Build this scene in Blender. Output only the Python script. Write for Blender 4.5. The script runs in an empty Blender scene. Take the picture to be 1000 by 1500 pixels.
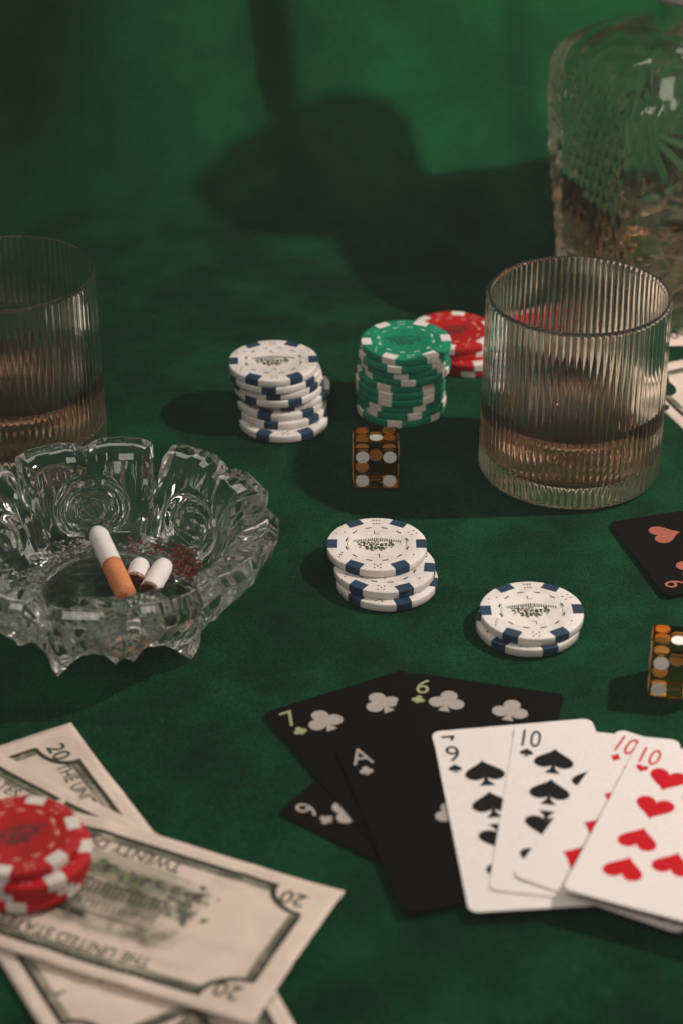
import bpy, bmesh, math, random
from math import sin, cos, pi, radians, atan, sqrt, tan, hypot
from mathutils import Vector, Matrix
random.seed(7)
sc = bpy.context.scene
C = sc.collection
mm = 0.001

# ------------------------------------------------------------------ camera
F_PX, H_CAM, PITCH = 3200.0, 0.46, radians(31.1)
D0 = H_CAM / tan(PITCH)
cam_d = bpy.data.cameras.new('camera'); cam = bpy.data.objects.new('camera', cam_d); C.objects.link(cam)
cam.location = (0, -D0, H_CAM)
cam.rotation_euler = (pi/2 - PITCH, 0, 0)
cam_d.sensor_fit = 'VERTICAL'; cam_d.sensor_height = 36.0; cam_d.sensor_width = 24.0
cam_d.lens = F_PX*36/1500
cam_d.clip_start = 0.02; cam_d.clip_end = 20
cam_d.dof.use_dof = True; cam_d.dof.focus_distance = 0.86; cam_d.dof.aperture_fstop = 8.8
sc.camera = cam

def P(x, y, h=0.0):
    """point of the place at height h that was measured at photograph pixel x, y (1000 x 1500)"""
    a = (x-500)/F_PX; b = (750-y)/F_PX
    fw = Vector((0, cos(PITCH), -sin(PITCH))); up = Vector((0, sin(PITCH), cos(PITCH)))
    d = fw + Vector((1, 0, 0))*a + up*b
    t = (h - H_CAM)/d.z
    return Vector((d.x*t, -D0 + d.y*t, h))

# ------------------------------------------------------------------ world and lamp
w = bpy.data.worlds.new('World'); sc.world = w; w.use_nodes = True
nt = w.node_tree; bg = nt.nodes['Background']
tc = nt.nodes.new('ShaderNodeTexCoord'); sp = nt.nodes.new('ShaderNodeSeparateXYZ')
mr = nt.nodes.new('ShaderNodeMapRange'); mr.inputs[1].default_value = -0.2; mr.inputs[2].default_value = 1.0
cr = nt.nodes.new('ShaderNodeMix'); cr.data_type = 'RGBA'
cr.inputs[6].default_value = (0.35, 0.32, 0.27, 1); cr.inputs[7].default_value = (1.0, 0.93, 0.84, 1)
nt.links.new(tc.outputs['Generated'], sp.inputs[0]); nt.links.new(sp.outputs[2], mr.inputs[0])
nt.links.new(mr.outputs[0], cr.inputs[0]); nt.links.new(cr.outputs[2], bg.inputs[0])
bg.inputs[1].default_value = 0.12

ld = bpy.data.lights.new('lamp', 'POINT'); lo = bpy.data.objects.new('lamp', ld); C.objects.link(lo)
lo.location = (0.465, 0.03, 0.49); ld.energy = 16.0; ld.color = (1.0, 0.90, 0.83); ld.shadow_soft_size = 0.008

def added_soft_fill(name, loc, aim, sx, sy, watt, col):
    d = bpy.data.lights.new(name, 'AREA'); d.shape = 'RECTANGLE'; d.size = sx; d.size_y = sy; d.energy = watt; d.color = col
    o = bpy.data.objects.new(name, d); C.objects.link(o); o.location = loc
    o.rotation_euler = (Vector(aim)-Vector(loc)).to_track_quat('-Z', 'Y').to_euler()
added_soft_fill('added_front_fill', (-0.15, -1.05, 1.35), (0, 0.0, 0), 0.9, 0.6, 8.5, (1.0, .93, .85))  # unseen fill added behind the camera to brighten the glass
added_soft_fill('added_back_fill', (0.1, 1.35, 1.0), (0, 0.0, 0), 1.7, 0.6, 10.0, (1.0, .92, .82))  # unseen strip added beyond the backdrop for highlights in the glass

sc.view_settings.view_transform = 'Standard'; sc.view_settings.look = 'None'
sc.view_settings.exposure = 0.0; sc.view_settings.gamma = 1.0
cy = sc.cycles
cy.max_bounces = 24; cy.transmission_bounces = 24; cy.glossy_bounces = 12; cy.diffuse_bounces = 4
cy.transparent_max_bounces = 16; cy.sample_clamp_indirect = 40.0; cy.blur_glossy = 2.0
cy.use_adaptive_sampling = True; cy.adaptive_threshold = 0.005; cy.adaptive_min_samples = 64
cy.caustics_refractive = True; cy.caustics_reflective = False
cy.use_denoising = True; cy.denoising_prefilter = 'ACCURATE'

# ------------------------------------------------------------------ materials
def new_mat(name):
    m = bpy.data.materials.new(name); m.use_nodes = True
    return m, m.node_tree, m.node_tree.nodes['Principled BSDF']

def noise(nt, scale, detail=4, rough=0.6, vec=None):
    n = nt.nodes.new('ShaderNodeTexNoise'); n.inputs['Scale'].default_value = scale
    n.inputs['Detail'].default_value = detail; n.inputs['Roughness'].default_value = rough
    if vec is None:
        t = nt.nodes.new('ShaderNodeTexCoord'); vec = t.outputs['Object']
    nt.links.new(vec, n.inputs['Vector'])
    return n

def ramp(nt, src, stops):
    r = nt.nodes.new('ShaderNodeValToRGB')
    e = r.color_ramp.elements
    e[0].position, e[0].color = stops[0][0], (*stops[0][1], 1)
    e[1].position, e[1].color = stops[-1][0], (*stops[-1][1], 1)
    for p, c in stops[1:-1]:
        k = e.new(p); k.color = (*c, 1)
    nt.links.new(src, r.inputs[0])
    return r

def bump(nt, bsdf, src, strength, dist):
    b = nt.nodes.new('ShaderNodeBump'); b.inputs['Strength'].default_value = strength; b.inputs['Distance'].default_value = dist
    nt.links.new(src, b.inputs['Height']); nt.links.new(b.outputs[0], bsdf.inputs['Normal'])

def mk(name, col, rough=0.5, var=0.12, scale=300, bmp=0.0, bscale=2500, spec=0.5, sheen=0.0, metal=0.0):
    m, nt, b = new_mat(name)
    n = noise(nt, scale)
    lo_ = tuple(max(0, c*(1-var)) for c in col); hi_ = tuple(min(1, c*(1+var)) for c in col)
    r = ramp(nt, n.outputs['Fac'], [(0.3, lo_), (0.7, hi_)])
    nt.links.new(r.outputs[0], b.inputs['Base Color'])
    b.inputs['Roughness'].default_value = rough; b.inputs['Specular IOR Level'].default_value = spec
    b.inputs['Metallic'].default_value = metal
    if sheen:
        b.inputs['Sheen Weight'].default_value = sheen; b.inputs['Sheen Roughness'].default_value = 0.5
    if bmp:
        n2 = noise(nt, bscale, 3); bump(nt, b, n2.outputs['Fac'], bmp, 0.0002)
    return m

def mk_chip(name, col, rough, dirt):
    """moulded clay: each chip a shade of its own, rubbed and grimy in patches"""
    m, nt, b = new_mat(name)
    oi = nt.nodes.new('ShaderNodeObjectInfo'); t = nt.nodes.new('ShaderNodeTexCoord')
    ad = nt.nodes.new('ShaderNodeVectorMath'); ad.operation = 'ADD'; nt.links.new(t.outputs['Object'], ad.inputs[0]); nt.links.new(oi.outputs['Random'], ad.inputs[1])
    n = noise(nt, 120, 6, .7, ad.outputs[0]); f = noise(nt, 1500, 3, .7, ad.outputs[0])
    mr = nt.nodes.new('ShaderNodeMapRange'); mr.inputs[3].default_value = .90; mr.inputs[4].default_value = 1.04; nt.links.new(oi.outputs['Random'], mr.inputs[0])
    a = nt.nodes.new('ShaderNodeMath'); a.operation = 'MULTIPLY_ADD'; nt.links.new(f.outputs['Fac'], a.inputs[0]); a.inputs[1].default_value = .5
    nt.links.new(n.outputs['Fac'], a.inputs[2])
    r = ramp(nt, a.outputs[0], [(.52, tuple(c*dirt for c in col)), (.70, tuple(c*.95 for c in col)), (.92, tuple(min(1, c*1.05) for c in col))])
    v = nt.nodes.new('ShaderNodeMix'); v.data_type = 'RGBA'; v.blend_type = 'MULTIPLY'; v.inputs[0].default_value = 1
    nt.links.new(r.outputs[0], v.inputs[6]); nt.links.new(mr.outputs[0], v.inputs[7]); nt.links.new(v.outputs[2], b.inputs['Base Color'])
    b.inputs['Roughness'].default_value = rough; b.inputs['Specular IOR Level'].default_value = .3
    bump(nt, b, f.outputs['Fac'], .35, .0002)
    return m

def mat_felt():
    """velvet: short fibres, mottled by the lie of its nap; stronger light on the climbing cloth is painted in as lighter green"""
    m, nt, b = new_mat('green_felt')
    big = noise(nt, 26, 5, 0.6); fine = noise(nt, 1500, 4, 0.8); fib = noise(nt, 3200, 3, 0.6)
    mx = nt.nodes.new('ShaderNodeMath'); mx.operation = 'MULTIPLY_ADD'
    nt.links.new(fine.outputs['Fac'], mx.inputs[0]); mx.inputs[1].default_value = 0.62
    s = nt.nodes.new('ShaderNodeMath'); s.operation = 'MULTIPLY'; s.inputs[1].default_value = 0.45
    nt.links.new(big.outputs['Fac'], s.inputs[0]); nt.links.new(s.outputs[0], mx.inputs[2])
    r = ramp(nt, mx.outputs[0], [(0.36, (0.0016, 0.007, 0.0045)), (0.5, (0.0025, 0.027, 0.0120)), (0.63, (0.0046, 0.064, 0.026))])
    r2 = ramp(nt, mx.outputs[0], [(0.34, (0.0016, 0.036, 0.0110)), (0.5, (0.0030, 0.064, 0.0185)), (0.66, (0.0054, 0.102, 0.030))])  # lighter set for the climbing part: brighter light put into the colour
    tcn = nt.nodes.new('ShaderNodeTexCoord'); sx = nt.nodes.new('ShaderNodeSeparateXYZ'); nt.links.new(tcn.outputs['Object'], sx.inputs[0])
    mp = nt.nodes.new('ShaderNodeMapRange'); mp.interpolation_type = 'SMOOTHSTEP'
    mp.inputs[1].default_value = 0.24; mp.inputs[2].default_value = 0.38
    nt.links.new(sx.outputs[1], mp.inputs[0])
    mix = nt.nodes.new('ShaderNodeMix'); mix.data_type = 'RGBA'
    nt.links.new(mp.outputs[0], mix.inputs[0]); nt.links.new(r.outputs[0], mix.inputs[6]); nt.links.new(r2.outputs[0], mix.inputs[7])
    fz = noise(nt, 1900, 2, .7); mf = nt.nodes.new('ShaderNodeMapRange'); mf.inputs[1].default_value = .34; mf.inputs[2].default_value = .66
    mf.inputs[3].default_value = .45; mf.inputs[4].default_value = 1.6; nt.links.new(fz.outputs['Fac'], mf.inputs[0])
    mm_ = nt.nodes.new('ShaderNodeMix'); mm_.data_type = 'RGBA'; mm_.blend_type = 'MULTIPLY'; mm_.inputs[0].default_value = 1
    nt.links.new(mix.outputs[2], mm_.inputs[6]); nt.links.new(mf.outputs[0], mm_.inputs[7])
    nt.links.new(mm_.outputs[2], b.inputs['Base Color'])
    b.inputs['Roughness'].default_value = 0.95; b.inputs['Specular IOR Level'].default_value = 0.08
    a = nt.nodes.new('ShaderNodeMath'); a.operation = 'ADD'
    nt.links.new(fine.outputs['Fac'], a.inputs[0]); nt.links.new(fib.outputs['Fac'], a.inputs[1])
    bump(nt, b, a.outputs[0], 0.7, 0.0007)
    return m

def mat_glass(name, col=(1, 1, 1), ior=1.5, rough=0.0, wav=0.0, wscale=60, worn=0.0):
    m, nt, b = new_mat(name)
    nt.nodes.remove(b)
    g = nt.nodes.new('ShaderNodeBsdfGlass'); g.inputs['Color'].default_value = (*col, 1)
    g.inputs['IOR'].default_value = ior; g.inputs['Roughness'].default_value = rough
    if worn:
        # pressed and handled glass: part of its surface scatters a little, unevenly
        g2 = nt.nodes.new('ShaderNodeBsdfGlass'); g2.inputs['Color'].default_value = (*col, 1); g2.inputs['IOR'].default_value = ior
        g2.inputs['Roughness'].default_value = .22
        mx = nt.nodes.new('ShaderNodeMixShader'); sm = noise(nt, 90, 4, .6); mr = nt.nodes.new('ShaderNodeMapRange')
        mr.inputs[1].default_value = .3; mr.inputs[2].default_value = .7; mr.inputs[3].default_value = worn*.6; mr.inputs[4].default_value = worn*1.4
        nt.links.new(sm.outputs['Fac'], mr.inputs[0]); nt.links.new(mr.outputs[0], mx.inputs[0])
        nt.links.new(g.outputs[0], mx.inputs[1]); nt.links.new(g2.outputs[0], mx.inputs[2])
        nt.links.new(mx.outputs[0], nt.nodes['Material Output'].inputs['Surface'])
    else:
        nt.links.new(g.outputs[0], nt.nodes['Material Output'].inputs['Surface'])
    if wav:
        n = noise(nt, wscale, 2); bump(nt, g, n.outputs['Fac'], wav, 0.001)
    return m

def mat_liquid(name, col, dens):
    m = mat_glass(name, (1, 1, 1), 1.345)
    nt = m.node_tree
    v = nt.nodes.new('ShaderNodeVolumeAbsorption'); v.inputs['Color'].default_value = (*col, 1); v.inputs['Density'].default_value = dens
    nt.links.new(v.outputs[0], nt.nodes['Material Output'].inputs['Volume'])
    return m

M = {}
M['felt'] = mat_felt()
M['chip_white'] = mk_chip('chip_white_clay', (0.74, 0.68, 0.63), 0.55, .72)
M['chip_blue'] = mk_chip('chip_navy_clay', (0.018, 0.045, 0.085), 0.55, .6)
M['chip_green'] = mk_chip('chip_green_clay', (0.004, 0.20, 0.105), 0.55, .62)
M['chip_red'] = mk_chip('chip_red_clay', (0.46, 0.004, 0.008), 0.6, .62)
M['spot_white'] = mk_chip('spot_white_clay', (0.72, 0.66, 0.60), 0.55, .72)
M['ink_dark'] = mk('chip_dark_ink', (0.022, 0.025, 0.022), 0.6, 0.3, 800)
M['ink_olive'] = mk('emblem_olive_ink', (0.045, 0.055, 0.022), 0.55, 0.5, 900)
M['ink_pink'] = mk('chip_pale_red_ink', (0.72, 0.38, 0.30), 0.55, 0.15, 900)
M['ink_mint'] = mk('chip_mint_ink', (0.45, 0.66, 0.52), 0.55, 0.15, 900)
M['ink_deepgreen'] = mk('chip_deep_green_ink', (0.003, 0.075, 0.04), 0.5, 0.3, 900)
M['ink_redblack'] = mk('chip_black_red_ink', (0.05, 0.010, 0.012), 0.6, 0.3, 900)
M['card_white'] = mk('white_card_stock', (0.76, 0.69, 0.655), 0.42, 0.10, 1600, 0.35, 1500)
M['card_black'] = mk('black_card_stock', (0.0030, 0.0027, 0.0022), 0.8, 0.2, 500, 0.2, 2600, 0.06)
M['ink_black'] = mk('card_black_ink', (0.008, 0.009, 0.009), 0.8, 0.15, 500, spec=0.1)
M['ink_red'] = mk('card_red_ink', (0.52, 0.006, 0.014), 0.75, 0.10, 900, spec=0.1)
M['ink_silver'] = mk('card_silver_ink', (0.36, 0.31, 0.28), 0.45, 0.10, 600)
M['ink_gold'] = mk('card_gold_green_ink', (0.30, 0.33, 0.15), 0.45, 0.2, 700)
M['ink_copper'] = mk('card_copper_ink', (0.33, 0.09, 0.05), 0.5, 0.15, 600)
M['paper'] = mk('bill_paper', (0.67, 0.545, 0.455), 0.8, 0.13, 60, 0.5, 500)
M['bill_ink'] = mk('bill_dark_green_ink', (0.040, 0.043, 0.028), 0.85, 0.4, 900, spec=0.1)
M['bill_ink_soft'] = mk('bill_soft_green_ink', (0.24, 0.26, 0.18), 0.8, 0.35, 700)
def mat_engraving(name, ink, paper, lines, cover, edge=None):
    """flat print: fine engraved lines whose weight follows cloudy tones"""
    m, nt, b = new_mat(name)
    t = nt.nodes.new('ShaderNodeTexCoord')
    wv = nt.nodes.new('ShaderNodeTexWave'); wv.inputs['Scale'].default_value = lines; wv.inputs['Distortion'].default_value = 2.5
    wv.inputs['Detail'].default_value = 2; wv.bands_direction = 'Y'; nt.links.new(t.outputs['Object'], wv.inputs['Vector'])
    n = noise(nt, 75, 5, .62); f = noise(nt, 420, 4, .7)
    a = nt.nodes.new('ShaderNodeMath'); a.operation = 'MULTIPLY_ADD'; nt.links.new(wv.outputs['Fac'], a.inputs[0]); a.inputs[1].default_value = .22
    nt.links.new(n.outputs['Fac'], a.inputs[2])
    c = nt.nodes.new('ShaderNodeMath'); c.operation = 'MULTIPLY_ADD'; nt.links.new(f.outputs['Fac'], c.inputs[0]); c.inputs[1].default_value = .35
    nt.links.new(a.outputs[0], c.inputs[2])
    if edge:
        sx = nt.nodes.new('ShaderNodeSeparateXYZ'); nt.links.new(t.outputs['Object'], sx.inputs[0]); last = None
        for k, (half, soft) in enumerate(edge):
            ab = nt.nodes.new('ShaderNodeMath'); ab.operation = 'ABSOLUTE'; nt.links.new(sx.outputs[k], ab.inputs[0])
            mr = nt.nodes.new('ShaderNodeMapRange'); mr.inputs[1].default_value = half - soft; mr.inputs[2].default_value = half
            mr.inputs[3].default_value = 0; mr.inputs[4].default_value = .45; nt.links.new(ab.outputs[0], mr.inputs[0])
            ad = nt.nodes.new('ShaderNodeMath'); ad.operation = 'ADD'; nt.links.new((last or c).outputs[0], ad.inputs[0]); nt.links.new(mr.outputs[0], ad.inputs[1]); last = ad
        c = last
    mid = tuple((i+p)/2 for i, p in zip(ink, paper))
    r = ramp(nt, c.outputs[0], [(cover-.16, ink), (cover, mid), (cover+.13, paper)])
    nt.links.new(r.outputs[0], b.inputs['Base Color']); b.inputs['Roughness'].default_value = .8; b.inputs['Specular IOR Level'].default_value = .2
    return m
M['engrave'] = mat_engraving('bill_engraving', (0.085, 0.095, 0.06), (0.50, 0.44, 0.34), 300, .84)
M['vignette'] = mat_engraving('bill_vignette', (0.060, 0.070, 0.040), (0.67, 0.545, 0.455), 300, .83, ((.050, .020), (.0185, .006)))
M['engrave_dark'] = mat_engraving('bill_dark_engraving', (0.05, 0.055, 0.04), (0.26, 0.25, 0.18), 500, .84)
M['bill_green'] = mk('bill_leaf_green_ink', (0.16, 0.22, 0.085), 0.8, 0.4, 700)
M['tumbler'] = mat_glass('tumbler_glass', (0.99, 0.985, 0.965), 1.5, worn=.025)
M['crystal'] = mat_glass('cut_crystal_glass', (0.99, 0.99, 0.975), 1.52, worn=.025)
M['decanter'] = mat_glass('decanter_glass', (0.985, 0.985, 0.955), 1.52, 0.0, 0.05, 160, worn=.025)
M['frost'] = mk('frosted_collar', (0.62, 0.58, 0.52), 0.35, 0.08, 400)
M['whisky'] = mat_liquid('whisky', (0.95, 0.63, 0.42), 34)
M['decanter_whisky'] = mat_liquid('decanter_whisky', (0.94, 0.60, 0.40), 20)
M['dice_glass'] = mat_glass('amber_resin', (1.0, 0.66, 0.31), 1.49)
M['dice_pip'] = mk('dice_white_pip', (0.86, 0.82, 0.76), 0.5, 0.05, 900)
M['cig_paper'] = mk('cigarette_paper', (0.74, 0.69, 0.66), 0.75, 0.06, 500, 0.3, 2500)
M['cig_filter'] = mk('cork_filter_paper', (0.60, 0.215, 0.075), 0.65, 0.22, 1400, 0.2, 2500)
M['char'] = mk('charred_paper', (0.20, 0.12, 0.075), 0.85, 0.6, 900, 0.4, 2500)
M['ash'] = mk('cigarette_ash', (0.26, 0.24, 0.225), 0.9, 0.4, 900, 0.6, 2500)
M['tobacco'] = mk('burnt_tobacco', (0.075, 0.017, 0.010), 0.8, 0.7, 1500, 0.8, 2500)
M['crumb'] = mk('tobacco_crumb', (0.17, 0.042, 0.02), 0.8, 0.8, 900)

# ------------------------------------------------------------------ helpers
def obj(name, verts, faces, mat, parent=None, smooth=False):
    me = bpy.data.meshes.new(name); me.from_pydata([tuple(v) for v in verts], [], faces); me.update()
    if smooth:
        me.polygons.foreach_set('use_smooth', [True]*len(me.polygons))
    me.materials.append(mat)
    o = bpy.data.objects.new(name, me); C.objects.link(o); o.parent = parent
    return o

def thing(name, label, cat, loc=(0, 0, 0), rz=0.0, group=None):
    o = bpy.data.objects.new(name, None); C.objects.link(o); o.empty_display_size = 0.01
    o.location = loc; o.rotation_euler = (0, 0, rz)
    o['label'] = label; o['category'] = cat
    if group: o['group'] = group
    return o

def dup(root, label, loc, rot, group=None):
    r = root.copy(); C.objects.link(r); r.location = loc; r.rotation_euler = rot
    r['label'] = label
    if group: r['group'] = group
    for ch in list(root.children):
        c = ch.copy(); C.objects.link(c); c.parent = r
        for g in ch.children:
            d = g.copy(); C.objects.link(d); d.parent = c
    return r

class MB:
    def __init__(s): s.v = []; s.f = []
    def add(s, verts, faces):
        k = len(s.v); s.v += [tuple(v) for v in verts]; s.f += [tuple(i+k for i in f) for f in faces]
    def poly(s, pts): s.add(pts, [tuple(range(len(pts)))])
    def build(s, name, mat, parent=None, smooth=False): return obj(name, s.v, s.f, mat, parent, smooth)

def lathe(prof, n):
    """closed or open profile of (r, z) swept round z"""
    v = []; f = []
    m = len(prof)
    for i in range(n):
        a = 2*pi*i/n
        for r, z in prof: v.append((r*cos(a), r*sin(a), z))
    for i in range(n):
        j = (i+1) % n
        for k in range(m-1):
            f.append((i*m+k, j*m+k, j*m+k+1, i*m+k+1))
    return v, f

_txt = {}
def text_mesh(s, bold=0.0):
    """flat outline of the words: points and faces, origin at the centre, height 1"""
    if (s, bold) in _txt: return _txt[s, bold]
    cu = bpy.data.curves.new('words', 'FONT'); cu.body = s; cu.size = 1.0; cu.align_x = 'LEFT'; cu.resolution_u = 4; cu.offset = bold
    o = bpy.data.objects.new('words', cu)
    me = bpy.data.meshes.new_from_object(o)
    v = [(p.co.x, p.co.y) for p in me.vertices]; f = [tuple(p.vertices) for p in me.polygons]
    bpy.data.objects.remove(o); bpy.data.meshes.remove(me); bpy.data.curves.remove(cu)
    x0 = min(p[0] for p in v); x1 = max(p[0] for p in v); y0 = min(p[1] for p in v); y1 = max(p[1] for p in v)
    h = y1-y0
    v = [((p[0]-(x0+x1)/2)/h, (p[1]-(y0+y1)/2)/h) for p in v]
    _txt[s, bold] = (v, f, (x1-x0)/h)
    return _txt[s, bold]

# ------------------------------------------------------------------ the green cloth: table and backdrop in one sheet
def smooth01(t):
    t = max(0.0, min(1.0, t)); return t*t*(3-2*t)

def cloth():
    xs = sorted([-1.6 + 3.2*i/200 for i in range(201)] + [-.2003 + .4*i/160 for i in range(161)])
    # arc length along the sheet from front to back
    v = []; f = []
    yb, R = 0.30, 0.08            # the cloth starts to climb here, on a bend of this radius
    L0 = 1.5
    ss = [-1.2 + (yb+1.2)*i/90 for i in range(90)] + [yb + .56*i/110 for i in range(111)]
    slope = radians(70)
    for s in ss:
        if s <= yb: Y, Z, na = s, 0.0, 0.0
        else:
            a = (s-yb)/R
            if a < slope: Y, Z, na = yb + R*sin(a), R*(1-cos(a)), a
            else:
                e = (a-slope)*R
                Y, Z, na = yb + R*sin(slope) + e*cos(slope), R*(1-cos(slope)) + e*sin(slope), slope
        for x in xs:
            k = smooth01((s-yb+0.06)/0.15)
            # vertical folds of the backdrop
            d = 0.0
            xx = x + (s-yb-.10)*0.10
            for q in range(len(FOLDS)-1):
                if FOLDS[q][0] <= xx <= FOLDS[q+1][0]:
                    u = (xx-FOLDS[q][0])/(FOLDS[q+1][0]-FOLDS[q][0])
                    d += FOLDS[q][1] + (FOLDS[q+1][1]-FOLDS[q][1])*smooth01(u); break
            d += 0.006*sin(x*9+1.0) + 0.003*sin(x*23+s*3)
            d *= k
            # soft unevenness of the table
            t = 0.0006*sin(x*14+s*6)*sin(s*11-x*4)*(1-k) if s > -0.9 else 0.0
            nx, ny, nz = 0.0, -sin(na), cos(na)
            v.append((x, Y + ny*d, Z + nz*d + t - 0.0008))
    n = len(xs)
    for j in range(len(ss)-1):
        for i in range(n-1):
            f.append((j*n+i, j*n+i+1, (j+1)*n+i+1, (j+1)*n+i))
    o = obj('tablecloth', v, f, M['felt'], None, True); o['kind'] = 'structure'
    return o
FOLDS = [(-1.7, .02), (-1.1, -.05), (-.8, .03), (-.55, -.04), (-.40, .02), (-.25, -.055), (-.105, .026), (-.046, .011), (-.020, .028), (.085, .010), (.105, .016), (.18, -.006), (.34, .04), (.46, -.03), (.8, .04), (1.2, -.03), (1.7, .03)]
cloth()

M['lint'] = mk('green_lint', (0.06, 0.15, 0.085), 0.9, 0.4, 200)
mb = MB(); rnd = random.Random(77)
for i in range(420):
    x, y = rnd.uniform(-.22, .24), rnd.uniform(-.28, .24); a = rnd.random()*6.28; L = rnd.uniform(.6, 2.6)*mm; k = rnd.uniform(-1.2, 1.2); w_ = rnd.uniform(.03, .07)*mm
    pl = []; n_ = 5
    for j in range(n_):
        pl.append((x, y, .25*mm + .5*mm*sin(j/(n_-1)*pi)*rnd.random())); x += cos(a)*L/n_; y += sin(a)*L/n_; a += k/n_
    for j in range(n_-1):
        (x0, y0, z0), (x1, y1, z1) = pl[j], pl[j+1]; d = hypot(x1-x0, y1-y0); ox, oy = -(y1-y0)/d*w_, (x1-x0)/d*w_
        mb.add([(x0-ox, y0-oy, z0), (x1-ox, y1-oy, z1), (x1+ox, y1+oy, z1), (x0+ox, y0+oy, z0)], [(0, 1, 2, 3)])
o = mb.build('felt_lint', M['lint']); o['kind'] = 'stuff'; o['label'] = 'tiny loose lint fibres lying on the green cloth'; o['category'] = 'lint'

# ------------------------------------------------------------------ poker chips
RC, TC = 19.5*mm, 3.3*mm
def chip_parts():
    b = 0.35*mm
    prof = [(0, 0), (RC-b*1.4, 0), (RC-b*.4, b*.3), (RC, b), (RC, TC-b), (RC-b*.4, TC-b*.3), (RC-b*1.4, TC), (13.6*mm, TC), (13.3*mm, TC-.12*mm), (0, TC-.12*mm)]
    body = lathe(prof, 72)
    # edge spot at angle 0: parallel sides, wraps from the top face over the rim to the bottom face
    hw, r0, e = 3.15*mm, 15.2*mm, 0.05*mm
    v = []; n = 7
    for i in range(n):
        y = -hw + 2*hw*i/(n-1)
        def rx(r): return sqrt(r*r-y*y)
        ro = RC + e
        ring = [(r0, TC-.4*mm), (r0, TC+e), (rx(ro-b*1.4), TC+e), (rx(ro-b*.4), TC-b*.3+e), (rx(ro), TC-b), (rx(ro), b), (rx(ro-b*.4), b*.3), (rx(ro-b*1.4), 0.0), (r0, 0.0)]
        v += [(x, y, z) for x, z in ring]
    m = 9; f = []
    for i in range(n-1):
        for k in range(m-1): f.append((i*m+k, i*m+k+1, (i+1)*m+k+1, (i+1)*m+k))
    f.append(tuple(range(m))); f.append(tuple(range((n-1)*m+m-1, (n-1)*m-1, -1)))
    spot = (v, f)
    z = TC - .12*mm + .05*mm
    # ring of dashes
    d = MB()
    for k in range(12):
        a = 2*pi*(k+.5)/12; ca, sa = cos(a), sin(a)
        q = []
        for rr, tt in ((11.9, -1.25), (12.5, -1.25), (12.5, 1.25), (11.9, 1.25)):
            q.append((rr*mm*ca - tt*mm*sa, rr*mm*sa + tt*mm*ca, z))
        d.poly(q)
    for a0, a1 in ((-.35, .35), (pi-.35, pi+.35)):      # thin line at two sides
        for i in range(8):
            t0 = a0+(a1-a0)*i/8; t1 = a0+(a1-a0)*(i+1)/8
            d.poly([(r*mm*cos(t), r*mm*sin(t), z+.01*mm) for r, t in ((11.45, t0), (11.62, t0), (11.62, t1), (11.45, t1))])
    # dice faces between the spots
    p = MB(); z2 = TC + .05*mm
    L = {1: [(0, 0)], 2: [(-1, -1), (1, 1)], 3: [(-1, -1), (0, 0), (1, 1)], 4: [(-1, -1), (1, 1), (-1, 1), (1, -1)],
         5: [(-1, -1), (1, 1), (-1, 1), (1, -1), (0, 0)], 6: [(-1, -1), (1, 1), (-1, 1), (1, -1), (-1, 0), (1, 0)]}
    for k in range(6):
        a = pi/6 + k*pi/3; ca, sa = cos(a), sin(a)
        for (i, j) in L[[4, 6, 2, 3, 5, 1][k]]:
            rr = 16.2 + i*1.15; tt = j*1.15
            cx, cy_ = rr*ca - tt*sa, rr*sa + tt*ca
            p.poly([((cx+.40*cos(q*pi/4))*mm, (cy_+.40*sin(q*pi/4))*mm, z2) for q in range(8)])
    # emblem: a long slanting line of tiny marks over a cluster, too small to read
    em = MB(); rnd = random.Random(3)
    x = -9.2
    while x < 9.0:
        wd = rnd.uniform(.45, .85); hgt = 1.3 + 1.6*(1-abs(x)/9); y = 1.8 + 1.3*(1-(x/9)**2) - x*.03
        em.poly([((x+a)*mm, (y+b_)*mm, z) for a, b_ in ((0, -hgt/2), (wd*.75, -hgt/2+rnd.uniform(0, .3)), (wd*.75, hgt/2), (0.1, hgt/2-rnd.uniform(0, .3)))])
        x += wd + .12
    for row in range(6):
        y = 1.0 - row*1.15; half = [7.4, 6.9, 6.2, 6.6, 4.0, 1.9][row]
        x = -half
        while x < half:
            wd = rnd.uniform(.8, 1.7)
            if rnd.random() < .85:
                cx, cy_ = x, y + rnd.uniform(-.2, .2); r = wd*.5; a0 = rnd.random()*6
                em.poly([((cx+r*(1+.35*rnd.uniform(-1, 1))*cos(a0+q*2*pi/6))*mm, (cy_+1.0*r*(1+.35*rnd.uniform(-1, 1))*sin(a0+q*2*pi/6))*mm, z+.004*mm*(row+1)) for q in range(6)])
            x += wd + .1
    # small letter marks
    lt = MB(); tv, tf, tw = text_mesh('L.')
    for s in (1, -1):
        lt.add([((px*2.4*s)*mm, (py*2.4 + 8.6)*s*mm, z) for px, py in tv], tf)
    return body, spot, d, p, em, lt
CHIP = chip_parts()
def chip_proto(body_m, spot_m, dash_m, pip_m, emb_m, let_m):
    t = thing('poker_chip', 'poker chip', 'poker chip')
    obj('body', *CHIP[0], body_m, t)
    t.children[0].data.polygons.foreach_set('use_smooth', [True]*len(t.children[0].data.polygons))
    s0 = obj('edge_spot', *CHIP[1], spot_m, t)
    for k in range(1, 6):
        s = s0.copy(); C.objects.link(s); s.parent = t; s.rotation_euler = (0, 0, k*pi/3)
    CHIP[2].build('ring_marks', dash_m, t); CHIP[3].build('dice_marks', pip_m, t)
    CHIP[4].build('emblem', emb_m, t); CHIP[5].build('letter_mark', let_m, t)
    return t
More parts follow.
